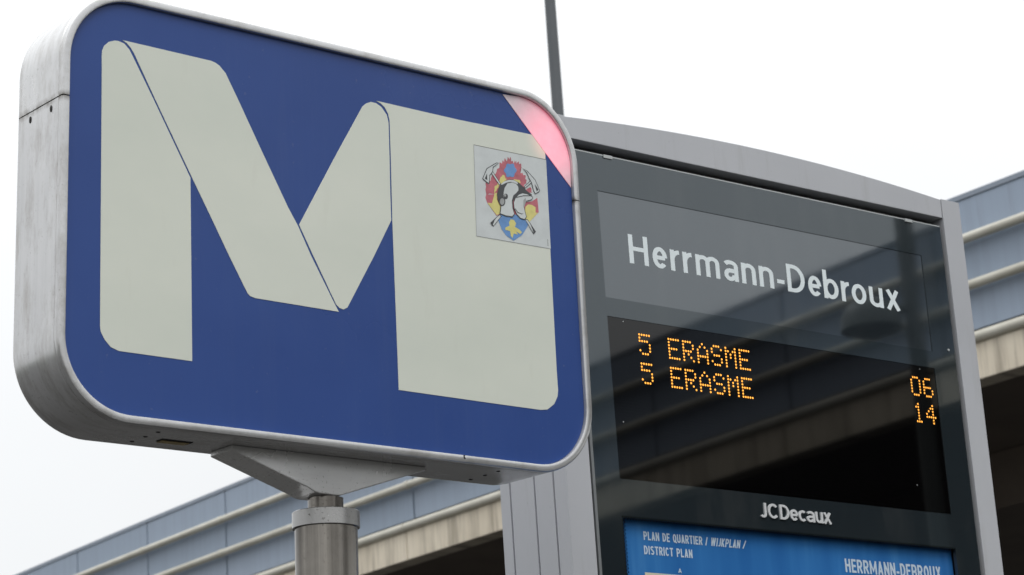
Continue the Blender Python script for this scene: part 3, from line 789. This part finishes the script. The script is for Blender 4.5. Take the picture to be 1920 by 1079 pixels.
obj('map_header', mesh_from('map_header', [K3(3.8620, 2.5919, -0.0216), K3(3.9785, 2.5919, -0.0216), K3(3.9785, 2.577, -0.0216), K3(3.8620, 2.577, -0.0216)], [(0, 1, 2, 3)], 'poster_cream'), poster)

def discs(cs, r, to3, n=8, name='d', mat='black'):
    v, f = [], []
    for cx, cy in cs:
        b = len(v)
        v += [to3(cx + r * math.cos(2 * math.pi * (k + .5) / n), cy + r * math.sin(2 * math.pi * (k + .5) / n)) for k in range(n)]
        f.append(tuple(range(b, b + n)))
    return mesh_from(name, v, f, mat)
dots = [(3.7895 + 0.0090 * i, 2.7150) for i in range(128)] + [(3.7895, 2.7060 - 0.0090 * i) for i in range(184)]
dots += [(3.7940 + 0.0090 * i, 2.7105) for i in range(127)] + [(3.7935, 2.7015 - 0.0090 * i) for i in range(184)]
obj('dotted_border', discs(dots, 0.0026, lambda x, z: K3(x, z, -0.0018), 8, 'dotted_border', 'dot_ink'), kiosk, kind='stuff')

FONT = {'5': '11111 10000 11110 00001 00001 10001 01110', 'E': '11111 10000 10000 11110 10000 10000 11111', 'R': '11110 10001 10001 11110 10100 10010 10001',
        'A': '00100 01010 10001 10001 11111 10001 10001', 'S': '01110 10001 10000 01110 00001 10001 01110', 'M': '10001 11011 10101 10101 10001 10001 10001',
        '0': '01110 10001 10001 10001 10001 10001 01110', '6': '01110 10000 10000 11110 10001 10001 01110', '1': '00100 01100 00100 00100 00100 00100 01110', '4': '00010 00110 01010 10010 11111 00010 00010'}
PIT = 0.00786
for rowi, (txt, tm) in enumerate((("5 ERASME", "06"), ("5 ERASME", "14"))):
    zt = 3.1655 - rowi * 0.0722
    for ch, col in [(c, 6 * i) for i, c in enumerate(txt)] + [(tm[0], 121), (tm[1], 127)]:
        if ch == ' ': continue
        cs = []
        for r, line in enumerate(FONT[ch].split()):
            for c, bit in enumerate(line):
                if bit == '1': cs.append((3.8849 + (col + c) * PIT, zt - r * PIT))
        obj('lit_character', discs(cs, 0.0027, lambda x, z: K3(x + 0.0033, z + 0.0013, -0.0034), 8, 'lit_character', 'led_on'), led, kind='stuff')
screw_me = lathe('screw', 'glass_edge', [(0, 0), (0.0035, 0), (0.0035, 0.002), (0, 0.002)], 12)
for x, z, dd in ((3.84, 3.193, .0036), (4.878, 3.192, .0036), (4.817, 2.874, .0036), (3.816, 2.944, .0036)):
    obj('screw', screw_me, led, K3(x, z, -dd), (math.pi / 2, 0, 0)).scale = (0.45, 0.45, 0.06)
obj('screw', screw_me, kiosk, K3(4.999, 3.258, -0.002), (math.pi / 2, 0, 0))

# ================================================================== METRO SIGN
SX, SY, SZ = Vector((0.9999, 0.0124, -0.0037)), Vector((-0.0122, 0.9993, 0.0340)), Vector((0.0042, -0.0340, 0.9994))
SO = Vector((2.6279, 3.7712, 2.6802))
base = SO + SX * 0.0615 + SY * 0.097 - SZ * SH
sign = thing('metro_sign', 'large blue metro sign with a cream folded letter M, on a steel pole', 'sign')
sign.matrix_world = Matrix(((SX.x, SY.x, SZ.x, base.x), (SX.y, SY.y, SZ.y, base.y), (SX.z, SY.z, SZ.z, base.z), (0, 0, 0, 1)))

U0, U1, V0, V1, RAD = -0.561, 0.6455, 0.0015, 0.786, 0.134
def taper(u, v): return u * (1 - 0.0205 * (v - 0.36))
def rr_path(n=18):
    """Rounded opening as (u, v, nu, nv), counter-clockwise from the lower right corner."""
    out = []
    for cu, cv, a0 in ((U1 - RAD, V0 + RAD, -90), (U1 - RAD, V1 - RAD, 0), (U0 + RAD, V1 - RAD, 90), (U0 + RAD, V0 + RAD, 180)):
        for i in range(n + 1):
            a = math.radians(a0 + 90 * i / n)
            out.append((cu + RAD * math.cos(a), cv + RAD * math.sin(a), math.cos(a), math.sin(a)))
    return out
SEAM = 0.5785
path = rr_path()
n4 = 19
right_lo, right_hi = (U1, SEAM - 0.0012, 1, 0), (U1, SEAM + 0.0012, 1, 0)
left_lo, left_hi = (U0, SEAM - 0.0012, -1, 0), (U0, SEAM + 0.0012, -1, 0)
upper = [right_hi] + path[n4:3 * n4] + [left_hi]
lower = [left_lo] + path[3 * n4:] + path[:n4] + [right_lo]
PROF = [(0, 0.004), (0, -0.0035), (0.0003, -0.0070), (0.0012, -0.0085), (0.0030, -0.0090), (0.0120, -0.0090), (0.0142, -0.0082), (0.0155, -0.0060), (0.0160, -0.0030), (0.0160, 0.0040), (0.0149, 0.0044), (0.0149, 0.0068), (0.0160, 0.0074),
        (0.0160, 0.150), (0.0156, 0.155), (0.0138, 0.1582), (0.0105, 0.1598), (0.0028, 0.1595), (0, 0.1545), (0, 0.143)]
def shell(name, pts):
    v, f = [], []; n = len(PROF)
    for u, w, nu, nv in pts:
        for o, d in PROF:
            vv = w + nv * o
            v.append(P(taper(u + nu * o, vv), vv, d))
    for i in range(len(pts) - 1):
        for j in range(n):
            k = (j + 1) % n
            f.append((i * n + j, i * n + k, (i + 1) * n + k, (i + 1) * n + j))
    f += [tuple(range(n)), tuple(range((len(pts) - 1) * n, len(pts) * n))]
    return mesh_from(name, v, f, 'aluminium', smooth=True)
obj('frame_half', shell('frame_half', upper), sign)
frame_low = obj('frame_half', shell('frame_half', lower), sign)
def outline(off=0.0): return [(taper(u + nu * off, v + nv * off), v + nv * off) for u, v, nu, nv in path]
obj('housing', prism('housing', 'dark_gap', outline(-0.0008), lambda p, q, t: P(p, q, t), 0.006, 0.142), sign)
MAT['blue_face'] = MAT['blue']
face = obj('face_panel', prism('face_panel', 'blue', outline(-0.0004), lambda p, q, t: P(p, q, t), 0.0, 0.0055), sign)
obj('face_panel', prism('face_panel', 'blue', outline(-0.0004), lambda p, q, t: P(p, q, t), 0.1435, 0.149), sign)
for i, bd in enumerate(BANDS):
    obj('letter_band', prism('letter_band', 'cream_lit' if i == 3 else 'cream', bd, lambda p, q, t: P(p, q, t), -0.0007, 0.0005), face)
corner = [(0.4630, 0.7820), (0.6405, 0.6080)]
arcp = [(u, v) for u, v in outline(-0.0006)[n4:2 * n4] if True]
corner += arcp
obj('warning_corner', prism('warning_corner', 'pink', corner, lambda p, q, t: P(p, q, t), -0.0013, 0.0004), face, label='corner of the face glowing pink from a red lamp behind it')

sticker = obj('sticker', prism('sticker', 'st_white', [(0.381, 0.6562), (0.5747, 0.658), (0.5765, 0.4635), (0.3794, 0.4609)], lambda p, q, t: P(p, q, t), -0.0011, -0.0006), sign, label='white square sticker with a fire brigade emblem')
def zigzag(poly, amp, step):
    """Break the long edges of an outline into small pointed tongues."""
    cx_, cy_ = sum(p[0] for p in poly) / len(poly), sum(p[1] for p in poly) / len(poly)
    out = []
    for i, p in enumerate(poly):
        q = poly[(i + 1) % len(poly)]
        n = max(1, int(math.dist(p, q) / step))
        out.append(p)
        for k in range(n):
            for t, a in (((k + 0.35) / n, amp * random.uniform(0.5, 1.2)), ((k + 0.75) / n, -amp * 0.5)):
                x, y = p[0] + (q[0] - p[0]) * t, p[1] + (q[1] - p[1]) * t
                l = math.hypot(x - cx_, y - cy_)
                out.append((x + (x - cx_) / l * a * 0.5, y + (y - cy_) / l * a * 0.5 + a * 0.7))
    return out
EM['red'] = zigzag(EM['red'][:25], 0.0040, 0.014) + EM['red'][25:]
EM['yel1'] = zigzag(EM['yel1'][:8], 0.0026, 0.008) + EM['yel1'][8:]
def em_sheet(name, mat, key, lay):
    obj(name, sheet(name, mat, EM[key], lambda u, v: P(u, v, -0.0011 - 0.00012 * lay)), sticker)
def em_line(name, mat, pts, w, lay, closed=True):
    obj(name, lettering(name, mat, [pts + ([pts[0]] if closed else [])], w, lambda u, v, d: P(u, v, -0.0011 - 0.00012 * lay - d)), sticker)
em_line('sticker_edge', 'st_line', [(0.381, 0.6562), (0.5747, 0.658)], 0.0012, 1, False)
em_line('sticker_edge', 'st_grey', [(0.3794, 0.4609), (0.5765, 0.4635)], 0.0008, 1, False)
em_line('sticker_edge', 'st_grey', [(0.381, 0.6562), (0.3794, 0.4609)], 0.0008, 1, False)
em_sheet('flames', 'st_red', 'red', 2)
for k in ('yel1', 'yel2', 'yel3'): em_sheet('flames', 'st_yellow', k, 4)
em_sheet('star', 'st_blue', 'star', 4)
em_sheet('shield', 'st_blue', 'shield', 4)
em_sheet('lion', 'st_yellow', 'lion', 6)
for key in ('hL', 'hR', 'hL2', 'hR2'):
    em_sheet('axe_handle', 'st_white', key, 6)
    em_line('axe_handle', 'st_dark', EM[key], 0.0012, 7)
for key in ('hL2d', 'hR2d', 'axLd', 'axRd'):
    em_sheet('axe_shade', 'st_dark', key, 10)
for key in ('axL', 'axR'):
    em_sheet('axe_head', 'st_white', key, 8)
    em_line('axe_head', 'st_dark', EM[key], 0.0015, 9)
em_sheet('helmet', 'st_dark', 'shell', 11)
em_sheet('helmet_crest', 'st_white', 'crest', 12)
em_line('helmet', 'st_dark', EM['face'], 0.0042, 11)
em_sheet('helmet_side', 'st_white', 'face', 12)
em_sheet('visor', 'st_white', 'visor', 13)
em_line('visor', 'st_dark', EM['visor'], 0.0013, 14)
em_sheet('visor_shade', 'st_grey', 'vgray', 15)
em_sheet('visor_line', 'st_dark', 'vl1', 15)
em_sheet('visor_line', 'st_dark', 'vl2', 15)
em_sheet('helmet_badge', 'st_dark', 'ear1', 14)
em_sheet('helmet_badge', 'st_grey', 'ear1w', 15)
em_sheet('helmet_badge', 'st_grey', 'ear2', 14)
em_line('helmet_badge', 'st_dark', EM['ear2'], 0.0022, 15)
tiny = []
for i in range(9):
    t0, t1 = 0.4829 - i * 0.0017, 0.4829 - i * 0.0017 - 0.0011
    tiny.append([(0.5680, (t0 + t1) / 2), (0.5680 + (0.0022 if i % 3 else 0.0015), (t0 + t1) / 2)])
obj('small_print', lettering('small_print', 'st_line', tiny, 0.0009, lambda u, v, d: P(u, v, -0.0012 - d)), sticker)

# screws, drain holes, label slot and marks on the frame
hole_me = lathe('screw', 'hole', [(0, 0), (0.0058, 0), (0.0058, 0.0010), (0.0040, 0.0016), (0, 0.0016)], 14)
for d, v in ((0.1092, 0.5633), (0.0317, 0.5621)):
    o = obj('screw', hole_me, frame_low, P(taper(-0.577, v), v, d), (0, -math.pi / 2, 0))
    o.scale = (1.15, 0.62, 1)
small_me = lathe('drain_hole', 'hole', [(0, 0), (0.0042, 0), (0.0042, 0.0006), (0, 0.0006)], 12)
for u, d in ((-0.3487, 0.1229), (-0.3493, 0.0749), (-0.3496, 0.0301), (0.4382, 0.1241), (0.4361, 0.0744), (0.4339, 0.0287)):
    obj('drain_hole', small_me, frame_low, P(taper(u, -0.0145), -0.0145, d), (math.pi, 0, 0))
MAT['label_brass'] = plain('old_label', (0.40, 0.31, 0.14), 0.6, vary=0.3, scale=120)
sl = obj('cable_slot', prism('cable_slot', 'hole', [(-0.313, 0.076), (-0.247, 0.076), (-0.247, 0.098), (-0.313, 0.098)], lambda p, q, t: P(taper(p, t), t, q), -0.0154, -0.0140), frame_low)
obj('old_label', prism('old_label', 'label_brass', [(-0.309, 0.083), (-0.251, 0.083), (-0.252, 0.102), (-0.310, 0.102)], lambda p, q, t: P(taper(p, t), t, q), -0.0164, -0.0156), frame_low)
MAT['patch'] = metal('dull_patch', (0.40, 0.41, 0.43), (0.47, 0.48, 0.50), 0.5)

chip = [(0.3195, 0.0035), (0.3235, 0.0055), (0.3225, 0.0005), (0.3255, -0.0025), (0.3215, -0.0040), (0.3200, -0.0015)]
obj('grime_chip', prism('grime_chip', 'hole', chip, lambda p, q, t: P(p, q - 0.0035, t), -0.0094, -0.0088), frame_low)
# bracket, neck, collar, pole
br = [(-0.1747, -0.0145), (-0.1747, -0.0250), (-0.0018, -0.0810), (0.0060, -0.0848), (0.0140, -0.0878), (0.0230, -0.0893), (0.0620, -0.0900), (0.0720, -0.0893), (0.2790, -0.0215), (0.2794, -0.0145)]
obj('bracket', prism('bracket', 'steel', br, lambda p, q, t: P(p, q, t), 0.060, 0.135, 0.002), sign)
def lz(pr): return [(r, z + SH) for r, z in pr]
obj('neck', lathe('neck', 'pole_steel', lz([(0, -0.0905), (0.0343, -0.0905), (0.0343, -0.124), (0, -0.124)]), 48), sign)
obj('collar', lathe('collar', 'collar_steel', lz([(0, -0.1172), (0.0637, -0.1172), (0.0652, -0.1184), (0.0652, -0.1482), (0.0644, -0.1492), (0.058, -0.1492)]), 64), sign)
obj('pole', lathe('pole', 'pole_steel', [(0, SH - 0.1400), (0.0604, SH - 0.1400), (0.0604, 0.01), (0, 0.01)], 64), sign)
obj('base_plate', lathe('base_plate', 'steel', [(0, -0.004), (0.15, -0.004), (0.15, 0.016), (0, 0.016)], 48), sign)
